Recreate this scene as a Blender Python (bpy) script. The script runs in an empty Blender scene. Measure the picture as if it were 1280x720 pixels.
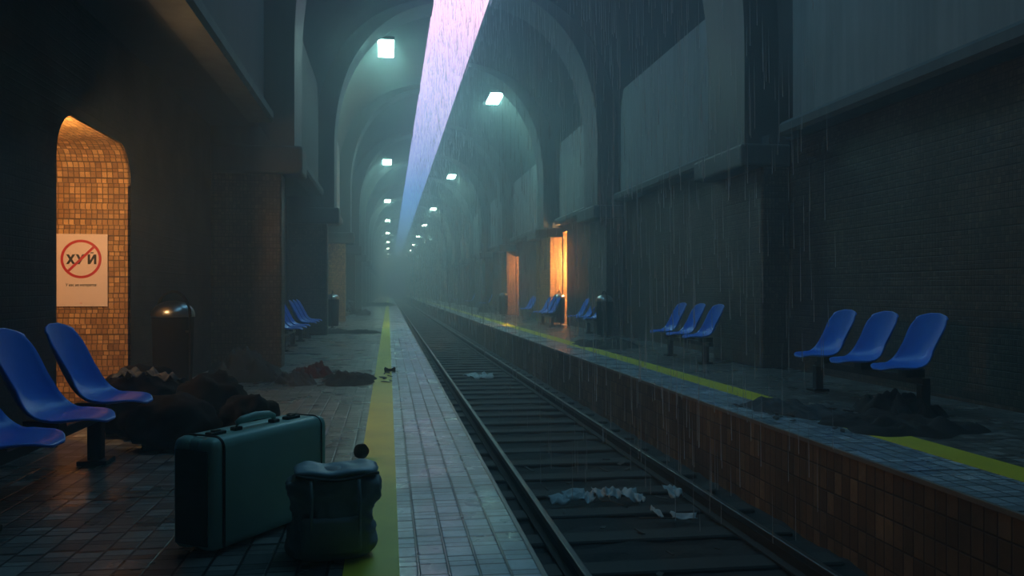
import bpy, bmesh, math, random
from mathutils import Vector, Matrix, noise
random.seed(7)
S = bpy.context.scene
COL = S.collection
PI = math.pi

# ------------------------------------------------------------------ camera, light, exposure
cam_d = bpy.data.cameras.new('camera'); cam = bpy.data.objects.new('camera', cam_d); COL.objects.link(cam)
cam_d.sensor_width = 36; cam_d.lens = 36 * 1060 / 1280
cam.location = (0, 0, 1.1)
cam.rotation_euler = (PI / 2, 0, -math.atan(154.5 / 1060))
cam_d.shift_y = 3 / 1280
cam_d.clip_start = 0.05; cam_d.clip_end = 1000
S.camera = cam
S.view_settings.view_transform = 'Standard'; S.view_settings.look = 'None'
S.view_settings.exposure = 0.0; S.view_settings.gamma = 1.0
S.view_settings.use_curve_mapping = False
cy = S.cycles
cy.use_denoising = True
try: cy.denoiser = 'OPENIMAGEDENOISE'
except Exception: pass
cy.max_bounces = 6; cy.diffuse_bounces = 4; cy.glossy_bounces = 3; cy.volume_bounces = 1
cy.transparent_max_bounces = 12
cy.sample_clamp_indirect = 3.0
cy.caustics_reflective = False; cy.caustics_refractive = False
cy.use_light_tree = True

SKY = 4.6           # strength of the sky over the open roof slot
LAMP = 55.0         # emission of the ceiling lamps
WARM = 90.0         # watts in the tiled passages
HAZE = 0.024        # density of the fog

w = bpy.data.worlds.new('sky'); S.world = w; w.use_nodes = True
nt = w.node_tree; nt.nodes.clear()
wo = nt.nodes.new('ShaderNodeOutputWorld'); bg = nt.nodes.new('ShaderNodeBackground')
tc = nt.nodes.new('ShaderNodeTexCoord'); sp = nt.nodes.new('ShaderNodeSeparateXYZ')
nz = nt.nodes.new('ShaderNodeTexNoise'); nz.inputs['Scale'].default_value = 5; nz.inputs['Detail'].default_value = 3
ad = nt.nodes.new('ShaderNodeMath'); ad.operation = 'MULTIPLY_ADD'; ad.inputs[1].default_value = 0.10
cr = nt.nodes.new('ShaderNodeValToRGB')
nt.links.new(tc.outputs['Generated'], sp.inputs[0]); nt.links.new(tc.outputs['Generated'], nz.inputs['Vector'])
nt.links.new(nz.outputs['Fac'], ad.inputs[0]); nt.links.new(sp.outputs['Z'], ad.inputs[2])
nt.links.new(ad.outputs[0], cr.inputs[0]); nt.links.new(cr.outputs[0], bg.inputs[0]); nt.links.new(bg.outputs[0], wo.inputs[0])
e = cr.color_ramp.elements
e[0].position = 0.04; e[0].color = (0.022, 0.075, 0.26, 1)
e[1].position = 0.36; e[1].color = (0.37, 0.255, 0.36, 1)
for p_, c_ in ((0.16, (0.035, 0.12, 0.38)), (0.245, (0.17, 0.18, 0.37)), (0.41, (0.34, 0.27, 0.36)), (0.50, (0.14, 0.40, 0.60))):
    x = e.new(p_); x.color = (*c_, 1)
bg.inputs[1].default_value = SKY

# ------------------------------------------------------------------ helpers
def tag(o, label=None, cat=None, group=None, kind=None):
    if label: o['label'] = label
    if cat: o['category'] = cat
    if group: o['group'] = group
    if kind: o['kind'] = kind
    return o

def obj(name, bm, mat, parent=None, smooth=False, loc=None):
    me = bpy.data.meshes.new(name); bm.to_mesh(me); bm.free()
    if mat: me.materials.append(mat)
    if smooth:
        for p in me.polygons: p.use_smooth = True
    o = bpy.data.objects.new(name, me); COL.objects.link(o)
    if parent: o.parent = parent
    if loc: o.location = loc
    return o

def empty(name, loc=(0, 0, 0), rz=0):
    o = bpy.data.objects.new(name, None); COL.objects.link(o); o.location = loc; o.rotation_euler = (0, 0, rz)
    o.empty_display_size = 0.2
    return o

def kids(o): return [c for c in bpy.data.objects if c.parent == o]

def copy_tree(o, parent=None):
    c = o.copy(); COL.objects.link(c); c.parent = parent
    for ch in kids(o): copy_tree(ch, c)
    return c

def box(bm, x0, x1, y0, y1, z0, z1):
    vs = [bm.verts.new(p) for p in ((x0,y0,z0),(x1,y0,z0),(x1,y1,z0),(x0,y1,z0),(x0,y0,z1),(x1,y0,z1),(x1,y1,z1),(x0,y1,z1))]
    for f in ((0,3,2,1),(4,5,6,7),(0,1,5,4),(1,2,6,5),(2,3,7,6),(3,0,4,7)):
        bm.faces.new([vs[i] for i in f])

def BX(*a):
    bm = bmesh.new(); box(bm, *a); return bm

def bev(o, wd=0.01, seg=2):
    m = o.modifiers.new('bevel', 'BEVEL'); m.width = wd; m.segments = seg; m.limit_method = 'ANGLE'
    return o

def tube(bm, pts, r, n=10, cap=True):
    """a round tube through the points"""
    pts = [Vector(p) for p in pts]; rings = []
    for i, p in enumerate(pts):
        d = (pts[min(i + 1, len(pts) - 1)] - pts[max(i - 1, 0)]).normalized()
        up = Vector((0, 0, 1)) if abs(d.z) < 0.95 else Vector((1, 0, 0))
        a = d.cross(up).normalized(); b = d.cross(a)
        rr = r[i] if isinstance(r, (list, tuple)) else r
        rings.append([bm.verts.new(p + a * math.cos(2*PI*k/n) * rr + b * math.sin(2*PI*k/n) * rr) for k in range(n)])
    for A, B in zip(rings, rings[1:]):
        for k in range(n): bm.faces.new((A[k], A[(k+1) % n], B[(k+1) % n], B[k]))
    if cap:
        bm.faces.new(rings[0][::-1]); bm.faces.new(rings[-1])

def lathe(bm, prof, n=28):
    rings = [[bm.verts.new((r*math.cos(2*PI*k/n), r*math.sin(2*PI*k/n), z)) for k in range(n)] for r, z in prof]
    for A, B in zip(rings, rings[1:]):
        for k in range(n): bm.faces.new((A[k], A[(k+1) % n], B[(k+1) % n], B[k]))
    bm.faces.new(rings[0][::-1]); bm.faces.new(rings[-1])

def prism_y(bm, prof, y0, y1):
    """closed (x,z) outline extruded along y"""
    A = [bm.verts.new((x, y0, z)) for x, z in prof]; B = [bm.verts.new((x, y1, z)) for x, z in prof]
    n = len(prof)
    for i in range(n): bm.faces.new((A[i], A[(i+1) % n], B[(i+1) % n], B[i]))
    bm.faces.new(A[::-1]); bm.faces.new(B)
    bmesh.ops.recalc_face_normals(bm, faces=bm.faces)

# ------------------------------------------------------------------ materials
class NT:
    def __init__(s, name):
        s.m = bpy.data.materials.new(name); s.m.use_nodes = True; s.t = s.m.node_tree
        s.b = s.t.nodes['Principled BSDF']; s.o = s.t.nodes['Material Output']
    def n(s, kind, **kw):
        x = s.t.nodes.new('ShaderNode' + kind)
        for k, v in kw.items(): setattr(x, k, v)
        return x
    def l(s, a, b): s.t.links.new(a, b)
    def math(s, op, a, b=None, c=None):
        x = s.n('Math', operation=op)
        for i, v in enumerate((a, b, c)):
            if v is None: continue
            if isinstance(v, (int, float)): x.inputs[i].default_value = v
            else: s.l(v, x.inputs[i])
        return x.outputs[0]
    def ramp(s, fac, stops, interp='LINEAR'):
        r = s.n('ValToRGB'); r.color_ramp.interpolation = interp; el = r.color_ramp.elements
        while len(el) < len(stops): el.new(0.5)
        for q, (p, c) in zip(el, stops): q.position = p; q.color = (*c, 1)
        s.l(fac, r.inputs[0]); return r.outputs[0]
    def noise(s, vec, scale, detail=4, rough=0.55):
        x = s.n('TexNoise'); x.inputs['Scale'].default_value = scale; x.inputs['Detail'].default_value = detail
        x.inputs['Roughness'].default_value = rough
        if vec is not None: s.l(vec, x.inputs['Vector'])
        return x.outputs['Fac']
    def mix(s, fac, a, b, mode='MIX'):
        x = s.n('Mix', data_type='RGBA', blend_type=mode)
        for sock, v in ((x.inputs[0], fac), (x.inputs[6], a), (x.inputs[7], b)):
            if isinstance(v, (int, float)): sock.default_value = v
            elif isinstance(v, tuple): sock.default_value = (*v, 1)
            else: s.l(v, sock)
        return x.outputs[2]
    def bump(s, h, strength=0.3, dist=0.01):
        x = s.n('Bump'); x.inputs['Strength'].default_value = strength; x.inputs['Distance'].default_value = dist
        s.l(h, x.inputs['Height']); s.l(x.outputs[0], s.b.inputs['Normal'])

def plain(name, col, rough=0.5, metal=0.0, var=0.15, scale=6, bump=0.1, bscale=40, spec=0.5):
    m = NT(name); co = m.n('TexCoord').outputs['Object']
    f = m.noise(co, scale)
    c = m.mix(f, tuple(v * (1 - var) for v in col), tuple(min(1, v * (1 + var)) for v in col))
    m.l(c, m.b.inputs['Base Color']); m.b.inputs['Roughness'].default_value = rough; m.b.inputs['Metallic'].default_value = metal
    m.b.inputs['Specular IOR Level'].default_value = spec
    if bump: m.bump(m.noise(co, bscale), bump, 0.004)
    return m.m

def tiles(name, axes, w_, h_, stops, mortar, rough=(0.3, 0.5), jit=1.0, wob=0.0, gap=0.05, bump=0.5, dirt=0.35):
    """hand-laid tiles; axes: 'floor' (x,y), 'wall' (x+y, z) or 'uv'"""
    m = NT(name); t = m.n('TexCoord')
    src = t.outputs['UV'] if axes == 'uv' else t.outputs['Object']
    s = m.n('SeparateXYZ'); m.l(src, s.inputs[0])
    if axes == 'wall': u = m.math('ADD', s.outputs[0], s.outputs[1]); v = s.outputs[2]
    else: u = s.outputs[0]; v = s.outputs[1]
    u = m.math('DIVIDE', u, w_); v = m.math('DIVIDE', v, h_)
    if axes != 'floor':   # rows with slightly shifted joints
        row = m.math('FLOOR', v); wn = m.n('TexWhiteNoise', noise_dimensions='1D'); m.l(row, wn.inputs['W'])
        u = m.math('MULTIPLY_ADD', wn.outputs['Value'], 0.35 * jit, u)
    col = m.math('FLOOR', u)
    wn = m.n('TexWhiteNoise', noise_dimensions='1D'); m.l(col, wn.inputs['W'])
    if axes == 'floor': v = m.math('MULTIPLY_ADD', wn.outputs['Value'], jit, v)
    if wob: v = m.math('MULTIPLY_ADD', m.math('SINE', m.math('MULTIPLY', v, 2.3)), wob, v)
    row = m.math('FLOOR', v)
    fu = m.math('SUBTRACT', u, col); fv = m.math('SUBTRACT', v, row)
    du = m.math('MINIMUM', fu, m.math('SUBTRACT', 1, fu)); dv = m.math('MINIMUM', fv, m.math('SUBTRACT', 1, fv))
    du = m.math('MULTIPLY', du, w_); dv = m.math('MULTIPLY', dv, h_)
    d = m.math('MINIMUM', du, dv)
    g = gap * min(w_, h_)
    mask = m.n('MapRange'); mask.inputs[1].default_value = g * 0.6; mask.inputs[2].default_value = g * 1.6
    m.l(d, mask.inputs[0]); mask = mask.outputs[0]
    cb = m.n('CombineXYZ'); m.l(col, cb.inputs[0]); m.l(row, cb.inputs[1])
    w2 = m.n('TexWhiteNoise', noise_dimensions='2D'); m.l(cb.outputs[0], w2.inputs['Vector'])
    c = m.ramp(w2.outputs['Value'], stops)
    big = m.noise(t.outputs['Object'], 0.9, 5)
    fine = m.noise(t.outputs['Object'], 22, 4)
    c = m.mix(dirt, c, m.ramp(big, [(0.3, (0.25,)*3), (0.65, (1.15,)*3)]), 'MULTIPLY')
    c = m.mix(0.35, c, m.ramp(fine, [(0.3, (0.45,)*3), (0.6, (1.1,)*3)]), 'MULTIPLY')
    c = m.mix(mask, mortar, c)
    m.l(c, m.b.inputs['Base Color'])
    r = m.n('MapRange'); r.inputs[1].default_value = 0.35; r.inputs[2].default_value = 0.65
    r.inputs[3].default_value = rough[0]; r.inputs[4].default_value = rough[1]
    m.l(m.noise(t.outputs['Object'], 1.7, 4), r.inputs[0]); m.l(r.outputs[0], m.b.inputs['Roughness'])
    h = m.math('MULTIPLY_ADD', w2.outputs['Value'], 0.35, mask)
    h = m.math('MULTIPLY_ADD', fine, 0.5, h)
    m.bump(h, bump, 0.004)
    return m.m

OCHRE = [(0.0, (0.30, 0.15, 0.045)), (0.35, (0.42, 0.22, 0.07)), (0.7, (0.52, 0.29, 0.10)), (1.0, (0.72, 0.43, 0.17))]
FLOORC = [(0.0, (0.10, 0.10, 0.095)), (0.4, (0.18, 0.18, 0.17)), (0.8, (0.26, 0.26, 0.25)), (1.0, (0.36, 0.36, 0.34))]
M = {}
M['floor_tile'] = tiles('floor_tile', 'floor', 0.118, 0.085, FLOORC, (0.02, 0.02, 0.02), (0.22, 0.42), 0.6, 0.28, 0.06, 0.5)
OCHRE_SHADE = [(0.0, (0.08, 0.06, 0.042)), (0.4, (0.12, 0.088, 0.06)), (0.8, (0.15, 0.11, 0.075)), (1.0, (0.20, 0.15, 0.10))]  # ochre wall tile darkened, shade put into the colour
PALE = [(0.0, (0.24, 0.32, 0.37)), (0.4, (0.36, 0.47, 0.54)), (0.8, (0.48, 0.60, 0.68)), (1.0, (0.62, 0.72, 0.78))]
M['edge_tile'] = tiles('edge_tile', 'floor', 0.118, 0.085, PALE, (0.03, 0.035, 0.04), (0.2, 0.4), 0.6, 0.28, 0.06, 0.5)
M['wall_tile'] = tiles('wall_tile', 'wall', 0.05, 0.05, OCHRE_SHADE, (0.035, 0.025, 0.018), (0.35, 0.6), 1.0, 0.2, 0.07, 0.5, 0.5)
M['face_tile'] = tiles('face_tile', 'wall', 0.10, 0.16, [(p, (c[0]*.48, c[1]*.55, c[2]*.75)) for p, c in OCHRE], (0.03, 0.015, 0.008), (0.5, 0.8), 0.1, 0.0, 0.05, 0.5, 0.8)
M['shaded_tile'] = tiles('shaded_tile', 'wall', 0.05, 0.05, [(p, tuple(v * 0.25 for v in c)) for p, c in OCHRE_SHADE], (0.008, 0.007, 0.006), (0.6, 0.8), 1.0, 0.2, 0.07, 0.4, 0.5)  # left-wall copy of the tile, deeper shade put into its colour
M['lit_ochre_tile'] = tiles('lit_ochre_tile', 'wall', 0.05, 0.05, OCHRE, (0.09, 0.045, 0.015), (0.6, 0.8), 1.0, 0.2, 0.07, 0.5, 0.15)  # lit copy for pillars beside glowing passages, brightness put into the colour
M['lining_tile'] = tiles('lining_tile', 'uv', 0.05, 0.05, OCHRE, (0.09, 0.045, 0.015), (0.6, 0.85), 1.0, 0.2, 0.07, 0.5, 0.15)

def concrete(name, col, streak=0.5, rough=0.7):
    m = NT(name); t = m.n('TexCoord'); co = t.outputs['Object']
    mp = m.n('Mapping'); mp.inputs['Scale'].default_value = (6, 6, 0.35); m.l(co, mp.inputs[0])
    c = m.mix(m.noise(co, 1.3, 6), tuple(v * 0.7 for v in col), tuple(v * 1.15 for v in col))
    c = m.mix(streak, c, m.ramp(m.noise(mp.outputs[0], 1.0, 5), [(0.35, (0.5,)*3), (0.6, (1.05,)*3)]), 'MULTIPLY')
    m.l(c, m.b.inputs['Base Color']); m.b.inputs['Roughness'].default_value = rough
    m.bump(m.noise(co, 35, 6), 0.35, 0.006)
    return m.m
M['concrete'] = concrete('concrete', (0.13, 0.14, 0.135))
M['vault'] = concrete('vault_plaster', (0.085, 0.10, 0.10), 0.25)
M['shaded_concrete'] = concrete('shaded_concrete', (0.055, 0.062, 0.065), 0.3)  # left-side copy of the concrete with shade put into its colour
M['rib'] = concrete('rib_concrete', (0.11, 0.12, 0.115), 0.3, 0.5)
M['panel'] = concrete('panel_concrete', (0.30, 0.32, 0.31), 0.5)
M['yellow'] = plain('yellow_paint', (0.80, 0.70, 0.04), 0.5, 0, 0.25, 3, 0.2, 30)
M['ballast'] = plain('ballast', (0.018, 0.018, 0.018), 0.9, 0, 0.5, 20, 1.0, 30)
M['sleeper'] = plain('sleeper_wood', (0.028, 0.027, 0.026), 0.75, 0, 0.4, 9, 0.4, 40)
M['rail'] = plain('rail_steel', (0.018, 0.017, 0.016), 0.8, 0.0, 0.3, 5, 0.1, 60)
M['railhead'] = plain('rail_head', (0.12, 0.12, 0.12), 0.4, 0.9, 0.2, 5, 0.1, 60)
M['seat'] = plain('blue_plastic', (0.028, 0.22, 0.92), 0.36, 0, 0.12, 4, 0.05, 60)
M['steel'] = plain('dark_steel', (0.035, 0.035, 0.038), 0.5, 0.4, 0.3)
M['chrome'] = plain('chrome', (0.30, 0.32, 0.34), 0.3, 1.0, 0.1)
M['suitcase'] = plain('green_leather', (0.32, 0.56, 0.50), 0.42, 0, 0.18, 5, 0.15, 90)
M['suit_dark'] = plain('dark_leather', (0.012, 0.02, 0.016), 0.55)
M['suit_end'] = plain('suitcase_end', (0.05, 0.09, 0.08), 0.55)
M['brass'] = plain('dull_brass', (0.10, 0.10, 0.07), 0.4, 0.8)
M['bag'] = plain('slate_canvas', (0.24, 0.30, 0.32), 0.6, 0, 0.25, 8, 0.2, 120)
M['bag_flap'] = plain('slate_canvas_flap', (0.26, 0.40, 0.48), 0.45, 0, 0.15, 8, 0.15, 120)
M['black_plastic'] = plain('black_plastic_film', (0.004, 0.004, 0.0045), 0.85, 0, 0.3, 8, 0.3, 25, 0.08)
M['bin_black'] = plain('bin_black', (0.004, 0.004, 0.005), 0.8, 0, 0.2, 8, 0.1, 25, 0.05)
M['paper'] = plain('wet_paper', (0.40, 0.50, 0.54), 0.6, 0, 0.25, 15, 0.2, 50)
M['poster'] = plain('poster_paper', (0.88, 0.70, 0.66), 0.5, 0, 0.03, 3, 0)
M['red'] = plain('red_ink', (0.55, 0.01, 0.015), 0.5, 0, 0.05, 3, 0)
M['black'] = plain('black_ink', (0.01, 0.01, 0.01), 0.6, 0, 0.05, 3, 0)
M['cloth'] = plain('dark_cloth', (0.018, 0.015, 0.015), 0.9, 0, 0.5, 5, 0.5, 25)
M['cloth_red'] = plain('red_cloth', (0.10, 0.014, 0.012), 0.9, 0, 0.4, 5, 0.4, 25)
M['cloth_grey'] = plain('grey_cloth', (0.05, 0.055, 0.062), 0.9, 0, 0.4, 5, 0.4, 25)
M['rubble'] = plain('rubble', (0.09, 0.08, 0.07), 0.85, 0, 0.5, 7, 0.6, 15)

def emit(name, col, st):
    m = NT(name); em = m.n('Emission'); em.inputs[0].default_value = (*col, 1); em.inputs[1].default_value = st
    m.l(em.outputs[0], m.o.inputs['Surface']); return m.m
M['lamp'] = emit('lamp_diffuser', (0.42, 1.0, 0.90), LAMP)
M['warm_lamp'] = emit('warm_bulb', (1.0, 0.60, 0.25), 20)

# ------------------------------------------------------------------ structure
Y0, Y1 = -9.0, 190.0
XL, XR = -2.45, 5.62         # lower side walls
PL, PR = -1.82, 5.55         # upper panel walls
EL, ER = 0.61, 3.07          # platform edges
ZL, ZR = 3.40, 3.22          # soffits
CX = 1.85
SL0, SL1 = 1.13, 2.57        # the open slot in the roof

def st(name, bm, mat, **k): return tag(obj(name, bm, mat, **k), kind='structure')

st('floor', BX(XL - 0.3, EL - 0.058, Y0, Y1, -0.9, 0), M['floor_tile'])
st('floor', BX(ER + 0.058, XR + 0.3, Y0, Y1, -0.9, 0), M['floor_tile'])
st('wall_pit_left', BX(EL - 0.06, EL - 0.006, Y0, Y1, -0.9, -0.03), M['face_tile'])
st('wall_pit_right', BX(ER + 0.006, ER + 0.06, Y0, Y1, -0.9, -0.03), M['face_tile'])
M['coping'] = plain('coping_stone', (0.23, 0.21, 0.18), 0.4, 0, 0.3, 4, 0.3, 25)
bev(st('trim_1', BX(EL - 0.025, EL, Y0, Y1, -0.03, 0.003), M['coping']), 0.004)
bev(st('trim_2', BX(ER, ER + 0.025, Y0, Y1, -0.03, 0.003), M['coping']), 0.004)
st('floor_edge_left', BX(0.04, EL - 0.024, Y0, Y1, -0.05, 0.002), M['edge_tile'])
st('floor_edge_right', BX(ER + 0.024, 3.605, Y0, Y1, -0.05, 0.002), M['edge_tile'])
st('trim_3', BX(-0.175, 0.043, Y0, Y1, -0.01, 0.004), M['yellow'])
st('trim_4', BX(3.60, 3.89, Y0, Y1, -0.01, 0.004), M['yellow'])

# lower side walls with arched or square passages
def arch_pts(y0, y1, zt, r, n=8):
    p = [(y0, 0.0)]
    for k in range(n + 1):
        a = PI - (PI / 2) * k / n; p.append((y0 + r + r * math.cos(a), zt - r + r * math.sin(a)))
    for k in range(n + 1):
        a = PI / 2 - (PI / 2) * k / n; p.append((y1 - r + r * math.cos(a), zt - r + r * math.sin(a)))
    p.append((y1, 0.0)); return p

def side_wall(name, x, s, ztop, openings, mat):
    """wall face at x (its body lies on the s side), openings (y0,y1,zt,r)"""
    bm = bmesh.new(); th = 0.03
    y = Y0
    for (a, b, zt, r) in openings:
        box(bm, min(x, x + s*th), max(x, x + s*th), y, a, 0, ztop)
        pts = arch_pts(a, b, zt, r)[1:-1]
        for (ya, za), (yb, zb) in zip(pts, pts[1:]):
            if yb - ya < 1e-5: continue
            vs = []
            for xx in (x, x + s*th):
                vs.append([bm.verts.new((xx, ya, za)), bm.verts.new((xx, yb, zb)), bm.verts.new((xx, yb, ztop)), bm.verts.new((xx, ya, ztop))])
            bm.faces.new(vs[0]); bm.faces.new(vs[1][::-1]); bm.faces.new((vs[0][0], vs[0][1], vs[1][1], vs[1][0])); bm.faces.new((vs[0][2], vs[0][3], vs[1][3], vs[1][2]))
        y = b
    box(bm, min(x, x + s*th), max(x, x + s*th), y, Y1, 0, ztop)
    bmesh.ops.remove_doubles(bm, verts=bm.verts, dist=1e-5)
    bmesh.ops.recalc_face_normals(bm, faces=bm.faces)
    return st(name, bm, mat)

def passage(x, s, y0, y1, zt, r, depth, power, n=8, lampx=0.85, lampz=None):
    """tiled passage running off sideways, lined with uv mapped tiles, with a lamp by the near jamb"""
    bm = bmesh.new(); uv = bm.loops.layers.uv.new('UVMap')
    pts = arch_pts(y0, y1, zt, r, n) if r > 0 else [(y0, 0), (y0, zt), (y1, zt), (y1, 0)]
    xa, xb = x + s * 0.001, x + s * depth
    L = 0.0; t = 0.13
    for (ya, za), (yb, zb) in zip(pts, pts[1:]):
        d = math.hypot(yb - ya, zb - za)
        if d < 1e-6: continue
        q = [bm.verts.new(p) for p in ((xa, ya, za), (xb, ya, za), (xb, yb, zb), (xa, yb, zb))]
        f = bm.faces.new(q)
        for lp, c in zip(f.loops, ((xa, L), (xb, L), (xb, L + d), (xa, L + d))): lp[uv].uv = (c[0] + 50, c[1] + 50)
        L += d
    q = [bm.verts.new((xb, yy, zz)) for yy, zz in ((y0, 0), (y1, 0), (y1, zt), (y0, zt))]
    f = bm.faces.new(q)
    for lp, c in zip(f.loops, ((y0, 0), (y1, 0), (y1, zt), (y0, zt))): lp[uv].uv = (c[0] + 50, c[1] + 50)
    bmesh.ops.remove_doubles(bm, verts=bm.verts, dist=1e-5)
    cen = Vector(((xa + xb) / 2, (y0 + y1) / 2, zt / 2))
    for f in bm.faces:
        if f.normal.dot(cen - f.calc_center_median()) > 0: f.normal_flip()
    o = st('wall_passage', bm, M['lining_tile'])
    sm = o.modifiers.new('thickness', 'SOLIDIFY'); sm.thickness = 0.1; sm.offset = 1
    st('floor', BX(min(x + s*0.3, xb), max(x + s*0.3, xb), y0 - 0.1, y1 + 0.1, -0.2, 0), M['floor_tile'])
    # lamp: a small bracket lamp high on the near jamb wall
    lz = lampz or zt - 0.45
    lx = x + s * lampx
    root = empty('wall_lamp', (lx, y0, lz))
    tag(root, 'small warm lamp on the near wall of the tiled passage', 'lamp', 'warm passage lamps')
    b = bmesh.new(); box(b, -0.05, 0.05, 0.0, 0.03, -0.08, 0.08); obj('mount', b, M['steel'], root)
    b = bmesh.new(); lathe(b, [(0.02, -0.06), (0.05, -0.04), (0.06, 0), (0.05, 0.04), (0.02, 0.06)], 16)
    bmesh.ops.translate(b, verts=b.verts, vec=(0, 0.09, 0)); obj('globe', b, M['warm_lamp'], root, True)
    ld = bpy.data.lights.new('warm_light', 'POINT'); ld.color = (1.0, 0.60, 0.25); ld.energy = power; ld.shadow_soft_size = 0.08
    lo = bpy.data.objects.new('warm_light', ld); COL.objects.link(lo); lo.location = (0, 0.22, 0); lo.parent = root
    return o

PASS_L = [(6.75, 8.60, 2.47, 0.36), (16.2, 17.6, 2.5, 0.3), (27.3, 29.2, 2.5, 0.3)]
PASS_R = [(26.45, 27.15, 3.0, 0.02), (36.55, 37.4, 2.6, 0.1)]
side_wall('wall_left', XL, -1, ZL, PASS_L, M['shaded_tile'])
side_wall('wall_right', XR, 1, ZR, PASS_R, M['wall_tile'])
passage(XL, -1, *PASS_L[0], 3.0, WARM * 0.8, lampx=0.30)
passage(XL, -1, *PASS_L[1], 2.5, WARM * 0.12)
passage(XL, -1, *PASS_L[2], 2.5, WARM * 0.15)
passage(XR, 1, *PASS_R[0], 2.5, WARM * 9.0, lampz=1.9)
passage(XR, 1, *PASS_R[1], 2.5, WARM * 1.8)

# soffits, upper walls, back and end walls
st('ceiling_soffit_left', BX(XL - 0.28, PL, Y0, Y1, ZL, ZL + 0.2), M['shaded_concrete'])
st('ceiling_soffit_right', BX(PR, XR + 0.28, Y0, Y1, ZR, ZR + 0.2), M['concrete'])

def se(t, a, b, p, x0, z0, sgn):
    """superellipse point, t in 0..pi/2 from the springing to the crown"""
    return (x0 + sgn * a * abs(math.cos(t)) ** (2 / p), z0 + b * abs(math.sin(t)) ** (2 / p))

def vault(sgn):
    a = (CX - PL) if sgn < 0 else (PR - CX); z0 = ZL + 0.1 if sgn < 0 else ZR + 0.1
    half = 0.72; inner = [(CX + sgn * a, z0), (CX + sgn * a, 4.4)]
    for k in range(1, 41):
        x_, z_ = se(PI / 2 * k / 40, a, 4.1, 2.4, CX, 4.4, sgn)
        if abs(x_ - CX) <= half: break
        inner.append((x_, z_))
    inner.append((CX + sgn * half, 8.46))
    outer = [(CX + sgn * (abs(x_ - CX) + (0.25 if i < len(inner) - 1 else 0)), z_ + (0 if i < 2 else 0.12)) for i, (x_, z_) in enumerate(inner)]
    bm = bmesh.new()
    A = [[bm.verts.new((x_, yy, z_)) for x_, z_ in inner] for yy in (Y0, Y1)]
    B = [[bm.verts.new((x_, yy, z_)) for x_, z_ in outer] for yy in (Y0, Y1)]
    n = len(inner)
    for i in range(n - 1):
        bm.faces.new((A[0][i], A[0][i+1], A[1][i+1], A[1][i])); bm.faces.new((B[0][i], B[1][i], B[1][i+1], B[0][i+1]))
        for q in (0, 1): bm.faces.new((A[q][i], B[q][i], B[q][i+1], A[q][i+1]))
    bm.faces.new((A[0][0], A[1][0], B[1][0], B[0][0])); bm.faces.new((A[0][-1], B[0][-1], B[1][-1], A[1][-1]))
    bmesh.ops.recalc_face_normals(bm, faces=bm.faces)
    st('ceiling', bm, M['vault'], smooth=True)
vault(-1); vault(1)
st('ceiling_slot_blocker', BX(SL0 - 0.1, SL1 + 0.1, Y0, 3.0, 8.46, 8.6), M['vault'])  # unseen cover added over the slot's near end to darken the foreground

st('wall_back', BX(XL - 0.3, XR + 0.3, Y0 - 0.3, Y0, -0.95, 8.8), M['concrete'])
bm = bmesh.new()      # far end wall with the tunnel mouth left open
box(bm, XL - 0.3, EL - 0.6, Y1, Y1 + 0.4, -0.95, 8.8); box(bm, ER + 0.6, XR + 0.3, Y1, Y1 + 0.4, -0.95, 8.8); box(bm, EL - 0.6, ER + 0.6, Y1, Y1 + 0.4, 5, 8.8)
st('wall_end', bm, M['concrete'])

def pier(side, y0, y1, mat='wall_tile'):
    th_ = round(y1 - y0, 2)
    bm = bmesh.new()
    if side < 0: box(bm, XL, -1.49, y0, y1, 0, 2.75)
    else: box(bm, 5.20, XR, y0, y1, 0, 2.85)
    bev(st('pillar', bm, M[mat]), 0.03, 3)
    bm = bmesh.new()      # plinth-like capital and the block above it
    if side < 0: box(bm, XL, -1.20, y0 - 0.05, y1 + 0.25, 2.74, 3.14)
    else: box(bm, 4.88, XR, y0 + (0.9 if th_ == 2.6 else -0.05), y1 + 0.05, 2.84, 3.16)
    bev(st('pillar_capital', bm, M['rib']), 0.04, 3)
    bm = bmesh.new()
    if side < 0: prism_y(bm, [(XL, 3.13), (-1.62, 3.13), (-1.80, 3.42), (XL, 3.42)], y0, y1)
    else: box(bm, 5.30, XR, y0, y1, 3.15, 3.30)
    st('pillar_block', bm, M['concrete'])

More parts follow.
